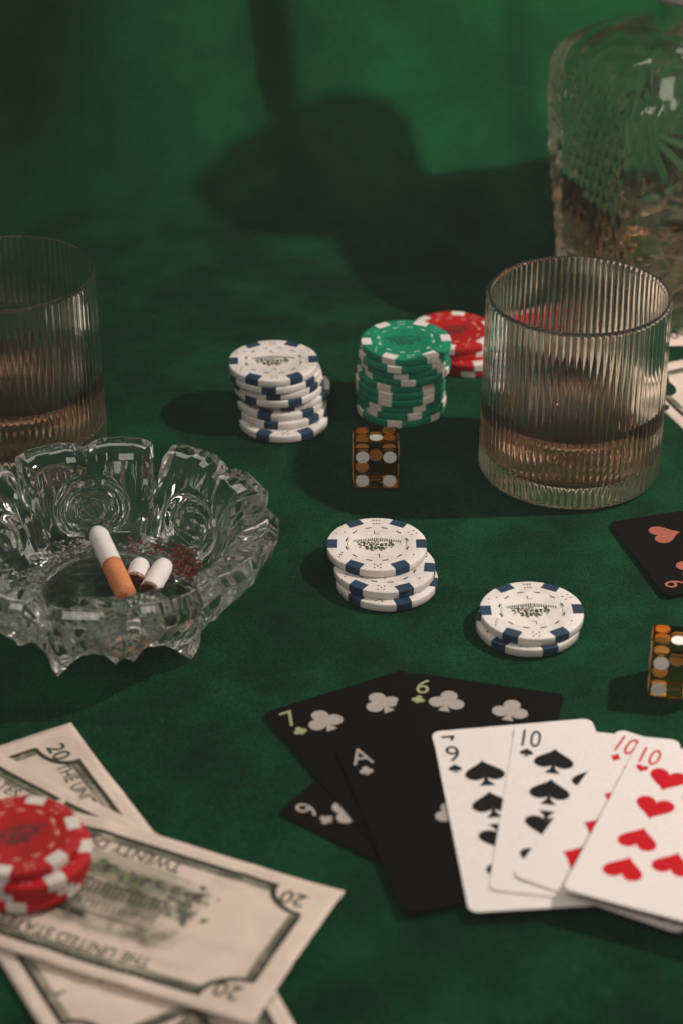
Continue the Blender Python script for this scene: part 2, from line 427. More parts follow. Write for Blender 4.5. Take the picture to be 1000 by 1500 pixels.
PROTO = {
 'white': chip_proto(M['chip_white'], M['chip_blue'], M['ink_dark'], M['ink_dark'], M['ink_olive'], M['ink_dark']),
 'green': chip_proto(M['chip_green'], M['spot_white'], M['ink_mint'], M['ink_mint'], M['ink_deepgreen'], M['ink_deepgreen']),
 'red': chip_proto(M['chip_red'], M['spot_white'], M['ink_pink'], M['ink_pink'], M['ink_redblack'], M['ink_redblack'])}
USED = set()
def chip(kind, x, y, z, rz, label, group, tilt=(0, 0)):
    rot = (tilt[0], tilt[1], rz)
    if kind in USED: return dup(PROTO[kind], label, (x, y, z), rot, group)
    USED.add(kind); o = PROTO[kind]; o.location = (x, y, z); o.rotation_euler = rot; o['label'] = label; o['group'] = group
    return o
ORD = ['top', 'second', 'third', 'fourth', 'fifth', 'sixth', 'seventh', 'eighth', 'ninth', 'bottom']
def stack(kind, top_px, n, offs, rots, phrase, group, z0=0.0):
    """offs: offsets in mm of each chip from the top chip's axis, top chip first"""
    g = P(top_px[0], top_px[1], z0 + n*TC)
    for i in range(n):
        dx, dy = offs[i]
        where = 'top chip' if i == 0 else ('bottom chip' if i == n-1 else ORD[i] + ' chip from the top')
        chip(kind, g.x+dx*mm, g.y+dy*mm, z0 + (n-1-i)*(TC+.03*mm), rots[i], f'{where} of {phrase}', group)
r_ = random.Random(11)
stack('white', (400.5, 528), 8, [(0, 0), (.6, -.3), (1.5, .4), (2.2, 0), (5.0, 3.0), (2.8, 0), (3.6, -1.5), (4.2, -7.0)],
      [.05, .42, .47, -.12, .60, .18, .30, .07], 'the tall white stack behind the ashtray', 'white poker chips with navy edge spots')
stack('green', (594, 498), 10, [(0, 0), (-1.2, -.6), (-.5, .2), (.2, 0), (-1.6, .5), (-2.2, 0), (-2.0, -.3), (-2.1, .2), (-1.4, 0), (-1.9, -.5)],
      [.10, .30, .42, .55, .08, .15, .13, -.10, -.25, .36], 'the tall green stack behind the dice', 'green poker chips with white edge spots')
stack('white', (551.5, 796.5), 3, [(0, 0), (2.9, -10.2), (3.8, -13.6)], [0.0, -.10, -.20], 'the slipping white stack of three before the amber die', 'white poker chips with navy edge spots')
stack('white', (778, 893), 2, [(0, 0), (-1.4, -2.4)], [.03, -.15], 'the low white pair between tumbler and fanned cards', 'white poker chips with navy edge spots')
stack('red', (663, 483), 4, [(0, 0), (-.5, .4), (7.5, -3.5), (8.5, -3.0)], [.35, .2, .75, .4], 'the red pile behind the green stack', 'red poker chips behind the green stack')
stack('red', (28, 1222), 4, [(0, 0), (3.6, -2.6), (3.0, -2.0), (1.6, -3.0)], [.33, .05, .22, .5], 'the red stack lying on the banknotes', 'red poker chips on the banknotes', 3.6*mm)

# ------------------------------------------------------------------ dice
def die(label, loc, rz, group):
    S = 19.2*mm; h = S/2
    t = thing('die', label, 'die', loc, rz, group)
    bm = bmesh.new(); bmesh.ops.create_cube(bm, size=S)
    bmesh.ops.bevel(bm, geom=list(bm.edges), offset=.75*mm, segments=2, affect='EDGES')
    for v in bm.verts: v.co.z += h
    me = bpy.data.meshes.new('cube_body'); bm.to_mesh(me); bm.free(); me.materials.append(M['dice_glass'])
    o = bpy.data.objects.new('resin_body', me); C.objects.link(o); o.parent = t
    q = 5.6*mm; r = 2.75*mm; n = 24
    v = []
    for z in (-.45*mm, .04*mm):
        v += [(r*cos(2*pi*i/n), r*sin(2*pi*i/n), z) for i in range(n)]
    f = [tuple(range(n-1, -1, -1)), tuple(range(n, 2*n))] + [(i, (i+1) % n, n+(i+1) % n, n+i) for i in range(n)]
    L = {1: [(0, 0)], 2: [(-1, -1), (1, 1)], 3: [(-1, 1), (0, 0), (1, -1)], 4: [(-1, -1), (1, 1), (-1, 1), (1, -1)],
         5: [(-1, -1), (1, 1), (-1, 1), (1, -1), (0, 0)], 6: [(-1, -1), (1, 1), (-1, 1), (1, -1), (-1, 0), (1, 0)]}
    faces = [(1, Matrix.Identity(3)), (6, Matrix.Rotation(pi, 3, 'X')), (4, Matrix.Rotation(pi/2, 3, 'X')),
             (3, Matrix.Rotation(-pi/2, 3, 'X')), (2, Matrix.Rotation(pi/2, 3, 'Y')), (5, Matrix.Rotation(-pi/2, 3, 'Y'))]
    me = None
    for k, R in faces:
        for (i, j) in L[k]:
            if me is None:
                o = obj('pip', v, f, M['dice_pip'], t); me = o.data
            else:
                o = bpy.data.objects.new('pip', me); C.objects.link(o); o.parent = t
            o.matrix_local = Matrix.Translation(R @ Vector((i*q, j*q, h)) + Vector((0, 0, h))) @ R.to_4x4()
    # tiny maker's marks low on the front face
    mk_ = MB(); rnd = random.Random(5)
    for i in range(7):
        x = (-2.6 + i*.75)*mm; z = (4.2 + rnd.uniform(-.7, .7))*mm
        mk_.poly([(x, -h-.03*mm, z-.6*mm), (x+.5*mm, -h-.03*mm, z-.5*mm), (x+.5*mm, -h-.03*mm, z+.6*mm), (x, -h-.03*mm, z+.4*mm)])
    mk_.build('stamped_mark', M['ink_copper'], t)
    return t
g = P(550, 717, 0); die('clear amber die with white pips standing before the green chip stack', (g.x, g.y+9.6*mm, .1*mm), 0.0, 'amber dice')
g = P(958, 1022, 0); R_ = radians(-9)
die('clear amber die nearest the black nine of hearts card', (g.x+9.6*mm*cos(R_)-9.6*mm*sin(-R_)+.2*mm, g.y+9.6*mm*cos(R_)-1.5*mm, .1*mm), R_, 'amber dice')

# ------------------------------------------------------------------ ribbed tumblers
def tumbler(label, loc, rz):
    t = thing('tumbler', label, 'tumbler', loc, rz, 'ribbed tumblers of whisky')
    N, K = 84, 10; n = N*K
    Rb, Rt, Hh, wall, base = 38.2*mm, 37.5*mm, 80*mm, 1.9*mm, 9*mm
    v = []; rows = []
    def R(z): return Rb + (Rt-Rb)*z/Hh
    prof = []     # (radius fn, z, flute depth)
    out = [(.0, 0.5, 0), (.80, 0.5, 0), (.93, 0.0, .0), (.975, .5, .6), (1.0, 2.2, 1)]
    for k, z, d in out: prof.append((k*R(z*mm), z*mm, d))
    for i in range(1, 15): z = 2.2 + (76.0-2.2)*i/14; prof.append((R(z*mm), z*mm, 1))
    prof += [(R(78*mm), 78.6*mm, .8), (R(Hh)-.1*mm, 79.6*mm, .6), (R(Hh)-.5*mm, 79.95*mm, .4), (R(Hh)-1.1*mm, 80*mm, .2), (R(Hh)-1.5*mm, 79.95*mm, 0), (R(Hh)-1.8*mm, 79.6*mm, 0)]
    for i in range(0, 12): z = 77.5 - (77.5-14)*i/11; prof.append((R(z*mm)-wall, z*mm, 0))
    prof += [(R(11*mm)-wall-.8*mm, 11.2*mm, 0), (R(9*mm)-wall-3*mm, 9.3*mm, 0), (18*mm, 9*mm, 0), (0, 9*mm, 0)]
    dep = 1.05*mm
    m = len(prof)
    for i in range(n):
        a = 2*pi*i/n; fl = 1-abs(cos(N*a/2))
        for r, z, d in prof:
            rr = r - dep*d*fl if r > 0 else 0
            v.append((rr*cos(a), rr*sin(a), z))
    f = []
    for i in range(n):
        j = (i+1) % n
        for k in range(m-1): f.append((i*m+k, j*m+k, j*m+k+1, i*m+k+1))
    o = obj('ribbed_glass', v, f, M['tumbler'], t, True)
    bm = bmesh.new(); bm.from_mesh(o.data); bmesh.ops.remove_doubles(bm, verts=bm.verts, dist=1e-7); bmesh.ops.recalc_face_normals(bm, faces=bm.faces); bm.to_mesh(o.data); bm.free()
    # whisky: overlaps the inner wall by a hair
    lv = 33*mm; e = .15*mm
    def Q(z): return R(z)-wall+e
    lp = [(0, 9*mm-e), (18*mm, 9*mm-e), (Q(9*mm)-3*mm, 9.3*mm-e), (Q(11*mm)-.8*mm, 11.2*mm-e), (Q(14*mm), 14*mm), (Q(24*mm), 24*mm), (Q(lv), lv+.9*mm), (Q(lv)-.7*mm, lv+.25*mm), (Q(lv)-2*mm, lv), (0, lv)]
    vv, ff = lathe(lp, 128)
    o = obj('whisky', vv, ff, M['whisky'], t, True)
    bm = bmesh.new(); bm.from_mesh(o.data); bmesh.ops.remove_doubles(bm, verts=bm.verts, dist=1e-7); bmesh.ops.recalc_face_normals(bm, faces=bm.faces); bm.to_mesh(o.data); bm.free()
    return t
g = P(832, 682); tb = tumbler('ribbed glass tumbler of whisky in front of the decanter', (g.x, g.y, .1*mm), 0.0)
g = P(28, 646); dup(tb, 'ribbed glass tumbler of whisky behind the crystal ashtray', (g.x, g.y, .1*mm), (0, 0, .02))

# ------------------------------------------------------------------ cut crystal decanter
def decanter(loc, rz):
    t = thing('decanter', 'square cut crystal decanter of whisky standing behind the ribbed tumbler', 'decanter', loc, rz)
    A = 49*mm; n = 480
    prof = []          # scale, z, exponent, relief
    prof += [(.0, 2*mm, 6, 0), (.7, 2*mm, 6, 0), (.85, 0, 6, 0), (.92, .6*mm, 6, 0), (.945, 3*mm, 7, .3)]
    for i in range(1, 90): z = 3 + (104-3)*i/90; prof.append((.95 + .14*smooth01(i/80), z*mm, 7, 1.0))
    for i in range(0, 25):
        q = i/24; ang = q*pi/2
        sc_ = .38 + .71*cos(ang)**.75 if q < 1 else .38
        prof.append((sc_, (104 + 27*sin(ang)**1.0)*mm, 7 - 5*smooth01(q*1.2), max(0, 1-q*2.2)))
    for sc_, z in ((.36, 134), (.35, 140), (.35, 150), (.40, 153), (.43, 156), (.42, 159), (.36, 160), (.26, 159)): prof.append((sc_, z*mm, 2, 0))
    def cross(a, p): return 1.0/((abs(cos(a))**p + abs(sin(a))**p)**(1.0/p))
    def relief(a, r, z):
        x, y = r*cos(a), r*sin(a)
        u = y if abs(x) > abs(y) else x
        side = abs(x) > abs(y) and x < 0
        edge = smooth01((47*mm-abs(u))/(5*mm))
        h = 0.0
        if not side:
            # whirling rosette of pointed petals, fans in the corners, beads round the rosette
            d = hypot(u, z-58*mm); an = math.atan2(z-58*mm, u)
            if d < 34*mm:
                pet = 1-abs(sin(6*an + .9*d/(10*mm)))
                h = 2.1*pet**.7*smooth01(d/(7*mm))*smooth01((34*mm-d)/(6*mm)) + 1.3*math.exp(-((d-6*mm)/(1.8*mm))**2)
                h += .7*abs(cos(18*an))*smooth01((d-20*mm)/(6*mm))*smooth01((34*mm-d)/(3*mm))
            else:
                for cu, cz in ((-44*mm, 8*mm), (44*mm, 8*mm), (-44*mm, 106*mm), (44*mm, 106*mm)):
                    e = hypot(u-cu, z-cz); b_ = math.atan2(z-cz, u-cu)
                    if e < 36*mm: h = max(h, 2.0*abs(cos(9*b_))**.6*smooth01(e/(6*mm))*smooth01((36*mm-e)/(5*mm)))
        else:
            # leaning rows of sharp points
            c1 = abs(((u + .45*z)/(7*mm)) % 1.0 - .5)*2; c2 = abs(((u - .62*z)/(8.5*mm)) % 1.0 - .5)*2
            h = 2.3*min(c1, c2) + .5*abs(cos(u*700))
        return -1.3 + h*edge + (1-edge)*1.1 if z > 6*mm else -.6
    v = []; m = len(prof)
    for i in range(n):
        a = 2*pi*(i+.5)/n
        for s_, z, p, rl in prof:
            r = A*s_*cross(a, p)
            if rl: r += relief(a, r, z)*mm*rl
            v.append((r*cos(a), r*sin(a), z))
    f = []
    for i in range(n):
        j = (i+1) % n
        for k in range(m-1): f.append((i*m+k, j*m+k, j*m+k+1, i*m+k+1))
    # inner wall
    inn = [(.26, 159*mm, 2), (.25, 150*mm, 2), (.25, 138*mm, 2), (.32, 129*mm, 2.2), (.60, 122*mm, 3), (.80, 112*mm, 4.5), (.86, 100*mm, 5), (.865, 60*mm, 5), (.865, 30*mm, 5), (.85, 16*mm, 5), (.75, 11*mm, 5), (.4, 10*mm, 4), (0, 10*mm, 2)]
    b = len(v); m2 = len(inn)
    for i in range(n):
        a = 2*pi*(i+.5)/n
        for s_, z, p in inn:
            r = A*s_*cross(a, p); v.append((r*cos(a), r*sin(a), z))
    for i in range(n):
        j = (i+1) % n
        for k in range(m2-1): f.append((b+i*m2+k, b+j*m2+k, b+j*m2+k+1, b+i*m2+k+1))
    o = obj('crystal_body', v, f, M['decanter'], t, True)
    bm = bmesh.new(); bm.from_mesh(o.data); bmesh.ops.remove_doubles(bm, verts=bm.verts, dist=1e-6); bmesh.ops.recalc_face_normals(bm, faces=bm.faces); bm.to_mesh(o.data); bm.free()
    lp = [(0, 9.9*mm, 2), (.4, 9.9*mm, 4), (.752, 10.9*mm, 5), (.853, 16*mm, 5), (.868, 30*mm, 5), (.868, 55.4*mm, 5), (.85, 55*mm, 5), (0, 55*mm, 2)]
    v = []; n2 = 160; m3 = len(lp); f = []
    for i in range(n2):
        a = 2*pi*(i+.5)/n2
        for s_, z, p in lp:
            r = A*s_*cross(a, p); v.append((r*cos(a), r*sin(a), z))
    for i in range(n2):
        j = (i+1) % n2
        for k in range(m3-1): f.append((i*m3+k, j*m3+k, j*m3+k+1, i*m3+k+1))
    o = obj('whisky', v, f, M['decanter_whisky'], t, True)
    bm = bmesh.new(); bm.from_mesh(o.data); bmesh.ops.remove_doubles(bm, verts=bm.verts, dist=1e-6); bmesh.ops.recalc_face_normals(bm, faces=bm.faces); bm.to_mesh(o.data); bm.free()
    # frosted collar and faceted stopper
    vv, ff = lathe([(17.6*mm, 147.6*mm), (21.5*mm, 147.8*mm), (23.4*mm, 150*mm), (23.5*mm, 157*mm), (22.5*mm, 160.5*mm), (12.9*mm, 160.6*mm)], 64)
    obj('collar', vv, ff, M['frost'], t, True)
    vv, ff = lathe([(0, 146*mm), (11.8*mm, 146*mm), (12.4*mm, 160.7*mm), (16*mm, 162*mm), (27*mm, 170*mm), (31*mm, 184*mm), (28*mm, 198*mm), (19*mm, 205*mm), (0, 206*mm)], 8)
    obj('stopper', vv, ff, M['decanter'], t)
    return t
g = P(980, 425); decanter((g.x, g.y, 1.0*mm), radians(17))

# ------------------------------------------------------------------ crystal ashtray
def ashtray(loc):
    t = thing('ashtray', 'heavy cut crystal ashtray with scalloped rim holding cigarette ends', 'ashtray', loc)
    NL, K = 12, 60; n = NL*K; off = radians(13)
    keys = [0, .15, .30, .5, .70, .85, 1.0]      # fractions across one lobe; 0 and 1 are the grooves between lobes
    # rows from under the foot over the rim: (r, z) at groove, shoulder, middle
    rows = [
        ((30, 3.2), (30, 3.2), (30, 3.2)),
        ((38, 3.0), (37.5, 3.1), (37, 3.2)),
        ((47.5, 0), (44, 3.5), (41, 8.5)),
        ((52, 8), (48.5, 10.5), (46.5, 12.5)),
        ((55, 15), (53.2, 16.0), (51, 18)),
        ((53.5, 20), (58, 22), (57.0, 23.5)),
        ((55.5, 25), (61.5, 28), (62.5, 28)),
        ((57.5, 28.5), (63.8, 35.6), (65.4, 35.5)),
        ((56.5, 29.6), (60.6, 38.9), (61.8, 39.4)),
        ((51.5, 29.2), (51.2, 38.0), (51.6, 38.2)),
        ((50.2, 27.4), (48.8, 34.6), (49.0, 34.8)),
    ]
    m_out = 3*(len(rows)-2)+2
    def kp(row, fr, lobe):
        g_, s_, m_ = row
        par = (lobe + (1 if fr > .5 else 0)) % 2
        if par:      # shallow joint in the middle of a petal, with a small blunt foot
            ri = rows.index(row)
            g_ = [(30, 3.2), (37.5, 3.2), (43, 5.0), (49.5, 11.0), (54, 16.5), (57.0, 21.5), (59.8, 27.0), (62.4, 34.2), (60.2, 36.6), (51.6, 36.4), (49.6, 33.2)][ri]
        else:
            ri = rows.index(row)
            g_ = [(30, 3.2), (38, 3.0), (49.0, 0), (52.5, 6), (54.5, 13), (52.5, 17), (52.5, 19.5), (53.2, 22.3), (52.3, 23.4), (49.0, 23.0), (47.6, 21.4)][ri]
        pr = {0: g_, .15: s_, .30: ((s_[0]*.4+m_[0]*.6)+.9, s_[1]*.4+m_[1]*.6), .5: m_}
        fr2 = fr if fr <= .5 else round(1-fr, 2)
        r, z = pr[fr2]
        a = off + (lobe+fr)*2*pi/NL
        return Vector((r*cos(a)*mm, r*sin(a)*mm, z*mm))
    cols = []
    for i in range(n):
        lobe, fr = i//K, (i % K)/K
        for q in range(len(keys)-1):
            if keys[q] <= fr < keys[q+1]+1e-9: break
        w_ = (fr-keys[q])/(keys[q+1]-keys[q])
        col = []
        raw = [kp(row, keys[q], lobe).lerp(kp(row, keys[q+1], lobe), w_) for row in rows]
        tri = abs((i % 8)/4 - 1)                       # prism cuts round the lower wall
        for k, am in ((3, .7), (4, 1.2), (5, 1.0), (6, .3)):
            rr_ = hypot(raw[k].x, raw[k].y); raw[k] = raw[k] + Vector((raw[k].x, raw[k].y, 0))/rr_*am*mm*(tri-.5)
        col = [raw[0]]
        for k in range(1, len(raw)-1):
            a_, b_, c_ = raw[k-1], raw[k], raw[k+1]
            t1 = min(.8*mm, (a_-b_).length*.4); t2 = min(.8*mm, (c_-b_).length*.4)
            p0 = b_ + (a_-b_).normalized()*t1; p2 = b_ + (c_-b_).normalized()*t2
            col += [p0, p0*.25 + b_*.5 + p2*.25, p2]
        col.append(raw[-1])
        cols.append(col)
    # inner wall and floor
    NW, NF = 46, 40
    ov = [radians(103)-off + k*pi/3 for k in range(6)]
    fine = []
    for i in range(n):
        a = off + 2*pi*i/n
        top = cols[i][-1]; rt, zt = hypot(top.x, top.y)/mm, top.z/mm
        col = []
        for k in range(1, NW+1):
            q = k/NW
            r = rt + (38.5-rt)*(q**.85); z = zt + (9.0-zt)*(1-(1-q)**1.35)
            d = 0
            for c in ov:
                da = (2*pi*i/n - c + pi) % (2*pi) - pi
                s = da*46
                rho = hypot(s/16.5, (q-.56)/.43)
                if rho < 1.05:
                    d += 2.6*max(0, cos((rho-.92)*pi/2/.11))*(1 if abs(rho-.92) < .11 else 0)
                    d += 2.2*max(0, cos((rho-.60)*pi/2/.10))*(1 if abs(rho-.60) < .10 else 0)
                    d += 1.8*max(0, cos((rho-.28)*pi/2/.10))*(1 if abs(rho-.28) < .10 else 0)
                    d -= 1.3*smooth01((1-rho)/.3)
            # inward ridge between the ovals
            x = ((2*pi*i/n) - ov[0] - pi/6) % (pi/3)
            x = min(x, pi/3-x)*46
            d += 1.3*math.exp(-(x/1.5)**2)*smooth01(q/.15)
            d *= smooth01((1-q)/.06)
            r -= d*.75; z += d*.55
            col.append(Vector((r*mm*cos(a), r*mm*sin(a), z*mm)))
        for k in range(1, NF+1):
            q = k/NF
            r = 38.5*(1-q)
            z = 9.0 - .9*smooth01(q/.1)
            if 25.5 < r < 37:
                u1 = sin((a*31*.72 + r*.72)*1.35*1.0); u2 = sin((a*31*.72 - r*.72)*1.35)
                nn = 22
                u1 = abs(sin(nn*a + r*.75)); u2 = abs(sin(nn*a - r*.75))
                z += 1.3*(1-min(u1, u2))**2*smooth01((r-25.5)/1.0)*smooth01((37-r)/1.0)
            z += .9*math.exp(-((r-25.0)/.8)**2)
            col.append(Vector((r*mm*cos(a), r*mm*sin(a), z*mm)))
        fine.append(col)
    m = m_out + NW + NF
    for i in range(n):
        v.append((0, 0, 3.2*mm)) if False else None
    v = []
    for i in range(n):
        v += [tuple(p) for p in cols[i]] + [tuple(p) for p in fine[i]]
    f = []; sm = []
    for i in range(n):
        j = (i+1) % n
        for k in range(m-1):
            f.append((i*m+k, j*m+k, j*m+k+1, i*m+k+1)); sm.append(True)
    c = len(v); v.append((0, 0, 3.2*mm))
    for i in range(n):
        f.append((c, ((i+1) % n)*m, i*m)); sm.append(True)
    o = obj('crystal_bowl', v, f, M['crystal'], t)
    o.data.polygons.foreach_set('use_smooth', sm)
    bm = bmesh.new(); bm.from_mesh(o.data); bmesh.ops.remove_doubles(bm, verts=bm.verts, dist=1e-6); bmesh.ops.recalc_face_normals(bm, faces=bm.faces); bm.to_mesh(o.data); bm.free()
    return t
ASH = P(160, 888); ashtray((ASH.x, ASH.y, .1*mm))

def tube(p0, p1, r, n=24, rings=8, jitter=0.0, seed=1, squash=None):
    p0, p1 = Vector(p0), Vector(p1); ax = (p1-p0).normalized(); s1 = ax.cross(Vector((0, 0, 1))).normalized(); s2 = s1.cross(ax)
    rnd = random.Random(seed); v = []; f = []
    for k in range(rings+1):
        c = p0.lerp(p1, k/rings); q = squash(k/rings) if squash else 1.0
        for i in range(n):
            a = 2*pi*i/n; rr = r*q*(1+rnd.uniform(-jitter, jitter))
            v.append(c + s1*rr*cos(a) + s2*rr*sin(a))
    for k in range(rings):
        for i in range(n):
            j = (i+1) % n; f.append((k*n+i, k*n+j, (k+1)*n+j, (k+1)*n+i))
    f.append(tuple(range(n-1, -1, -1))); f.append(tuple(range(rings*n, rings*n+n)))
    return v, f
def ragged_end(p, ax, r, seed):
    """dark shreds that stick out of an end"""
    mb = MB(); rnd = random.Random(seed); ax = Vector(ax).normalized(); s1 = ax.cross(Vector((0, 0, 1))).normalized(); s2 = s1.cross(ax)
    for i in range(46):
        a = rnd.random()*6.28; q = sqrt(rnd.random())*r*.93; c = Vector(p) + s1*q*cos(a) + s2*q*sin(a)
        l = rnd.uniform(.4, 1.7)*mm; w_ = rnd.uniform(.3, .7)*mm; b = rnd.random()*6.28
        d1 = (s1*cos(b)+s2*sin(b))*w_; d2 = (ax + s1*rnd.uniform(-.6, .6) + s2*rnd.uniform(-.6, .6))*l; d3 = d1.cross(ax)
        base = [c-d1*.5-ax*.6*mm, c+d1*.5-ax*.6*mm, c+d3*.5-ax*.6*mm]
        mb.add(base + [c+d2], [(0, 1, 3), (1, 2, 3), (2, 0, 3), (0, 2, 1)])
    return mb
def cigarette():
    a, b = P(142, 778, 20*mm), P(185.5, 872, 13.5*mm)
    ax = (b-a).normalized(); L = (b-a).length; r = 3.95*mm
    t = thing('cigarette', 'long cigarette with orange cork filter leaning in the crystal ashtray', 'cigarette', a)
    mid = a + ax*L*.53
    def sq(q): return 1.0 - .30*(1-smooth01(q/.14))
    o = obj('paper_tube', *tube(Vector((0, 0, 0)), mid-a, r, 28, 14, .012, 2, sq), M['cig_paper'], t, True)
    o = obj('filter', *tube(mid-a, b-a, r*1.02, 28, 6, .004, 3), M['cig_filter'], t, True)
    tb_ = MB(); vv, ff = tube(-ax*.3*mm, ax*.4*mm, r*.62, 16, 1); tb_.add(vv, ff); tb_.build('tobacco_end', M['tobacco'], t)
cigarette()
def butt(p0, p1, label, seed):
    ax = (p1-p0).normalized(); r = 3.9*mm
    t = thing('cigarette_end', label, 'cigarette end', p0, 0, 'white cigarette ends in the ashtray')
    def sq(q): return 1.0 - .22*(1-smooth01(q/.18))
    obj('paper_tube', *tube(Vector((0, 0, 0)), p1-p0, r, 28, 10, .02, seed, sq), M['cig_paper'], t, True)
    o = obj('charred_rim', *tube((p1-p0)-ax*1.3*mm, (p1-p0)+ax*.1*mm, r*1.015, 28, 2, .03, seed), M['char'], t, True)
    mb = ragged_end(p1-p0, ax, r, seed); vv, ff = tube((p1-p0)-ax*.4*mm, (p1-p0)+ax*.35*mm, r*.90, 20, 1, .1, seed); mb.add(vv, ff)
    mb.build('burnt_tobacco', M['tobacco'], t)
butt(P(207, 825, 14*mm), P(199, 852, 12.5*mm), 'shorter white cigarette end with dark burnt tip beside the orange filter', 4)
butt(P(242, 826, 14.5*mm), P(219, 866, 12.3*mm), 'longer white cigarette end lying nearest the scattered tobacco', 9)
# grey ash
mb = MB(); rnd = random.Random(8)
for i in range(120):
    x, y = 118 + rnd.gauss(0, 16), 800 + rnd.gauss(0, 6)
    if i > 70: x, y = 250 + rnd.gauss(0, 18), 842 + rnd.gauss(0, 8)
    p = P(x, y, 10.4*mm); s_ = rnd.uniform(.25, .9)*mm
    v = [p + Vector((rnd.gauss(0, 1), rnd.gauss(0, 1), rnd.gauss(0, .5)))*s_ for q in range(4)]
    mb.add(v, [(0, 1, 2), (0, 2, 3), (0, 3, 1), (1, 3, 2)])
o = mb.build('ash_flakes', M['ash']); o['kind'] = 'stuff'; o['label'] = 'grey ash flakes fallen on the ashtray floor'; o['category'] = 'ash'
# loose tobacco
mb = MB(); rnd = random.Random(21)
for i in range(260):
    q = rnd.gauss(0, 1); x = 272 + rnd.gauss(0, 15); y = 826 + (x-272)*.55 + rnd.gauss(0, 13)
    if i < 30: x = 215 + rnd.uniform(-25, 60); y = 800 + rnd.gauss(0, 5)
    p = P(x, y, (10.6 + rnd.uniform(0, 2.2))*mm); s = rnd.uniform(.6, 2.2)*mm
    d1 = Vector((rnd.gauss(0, 1), rnd.gauss(0, 1), rnd.gauss(0, .4))).normalized()*s; d2 = Vector((rnd.gauss(0, 1), rnd.gauss(0, 1), rnd.gauss(0, .5))).normalized()*s*.45
    up = Vector((0, 0, s*.4))
    mb.add([p-d1, p+d2, p+d1, p-d2, p+up], [(0, 1, 4), (1, 2, 4), (2, 3, 4), (3, 0, 4), (3, 2, 1, 0)])
o = mb.build('tobacco_crumbs', M['crumb']); o['kind'] = 'stuff'; o['label'] = 'loose dark red brown tobacco crumbs scattered in the ashtray'; o['category'] = 'tobacco'

# ------------------------------------------------------------------ playing cards
def suit_shape(s):
    """list of flat outlines of a suit sign about 1 high, centred"""
    out = []
    if s == 'heart':
        pts = []
        for i in range(40):
            t = 2*pi*i/40
            pts.append((16*sin(t)**3/34, (13*cos(t)-5*cos(2*t)-2*cos(3*t)-cos(4*t))/32 + .08))
        out.append(pts[::-1])
    elif s == 'diamond':
        pts = []
        c = [(0, .5), (-.40, 0), (0, -.5), (.40, 0)]
        for i in range(4):
            a, b = c[i], c[(i+1) % 4]
            for k in range(5):
                q = k/5; bow = .05*sin(q*pi)
                x, y = a[0]+(b[0]-a[0])*q, a[1]+(b[1]-a[1])*q
                pts.append((x*(1-bow*1.6), y*(1-bow*1.6)))
        out.append(pts)
    elif s == 'spade':
        pts = []
        for i in range(40):
            t = 2*pi*i/40
            pts.append((16*sin(t)**3/32, -(13*cos(t)-5*cos(2*t)-2*cos(3*t)-cos(4*t))/36 + .05))
        out.append(pts)
        out.append([(-.03, -.12), (-.06, -.30), (-.20, -.50), (.20, -.50), (.06, -.30), (.03, -.12)])
    elif s == 'club':
        for cx, cy_ in ((0, .25), (-.27, -.10), (.27, -.10)):
            out.append([(cx+.245*cos(2*pi*i/22), cy_+.245*sin(2*pi*i/22)) for i in range(22)])
        out.append([(-.10, .06), (-.10, -.06), (.10, -.06), (.10, .06)])
        out.append([(-.035, 0), (-.055, -.25), (-.17, -.50), (.17, -.50), (.055, -.25), (.035, 0)])
    return out
COLS = {1: [(0, 0)], 6: [(-1, 1), (-1, 0), (-1, -1), (1, 1), (1, 0), (1, -1)], 7: [(-1, 1), (-1, 0), (-1, -1), (1, 1), (1, 0), (1, -1), (0, -.5)],
        9: [(sx, yy) for sx in (-1, 1) for yy in (1, .335, -.335, -1)] + [(0, 0)],
        10: [(sx, yy) for sx in (-1, 1) for yy in (1, .335, -.335, -1)] + [(0, .667), (0, -.667)]}
CW, CH, CT = 57*mm, 88*mm, .32*mm
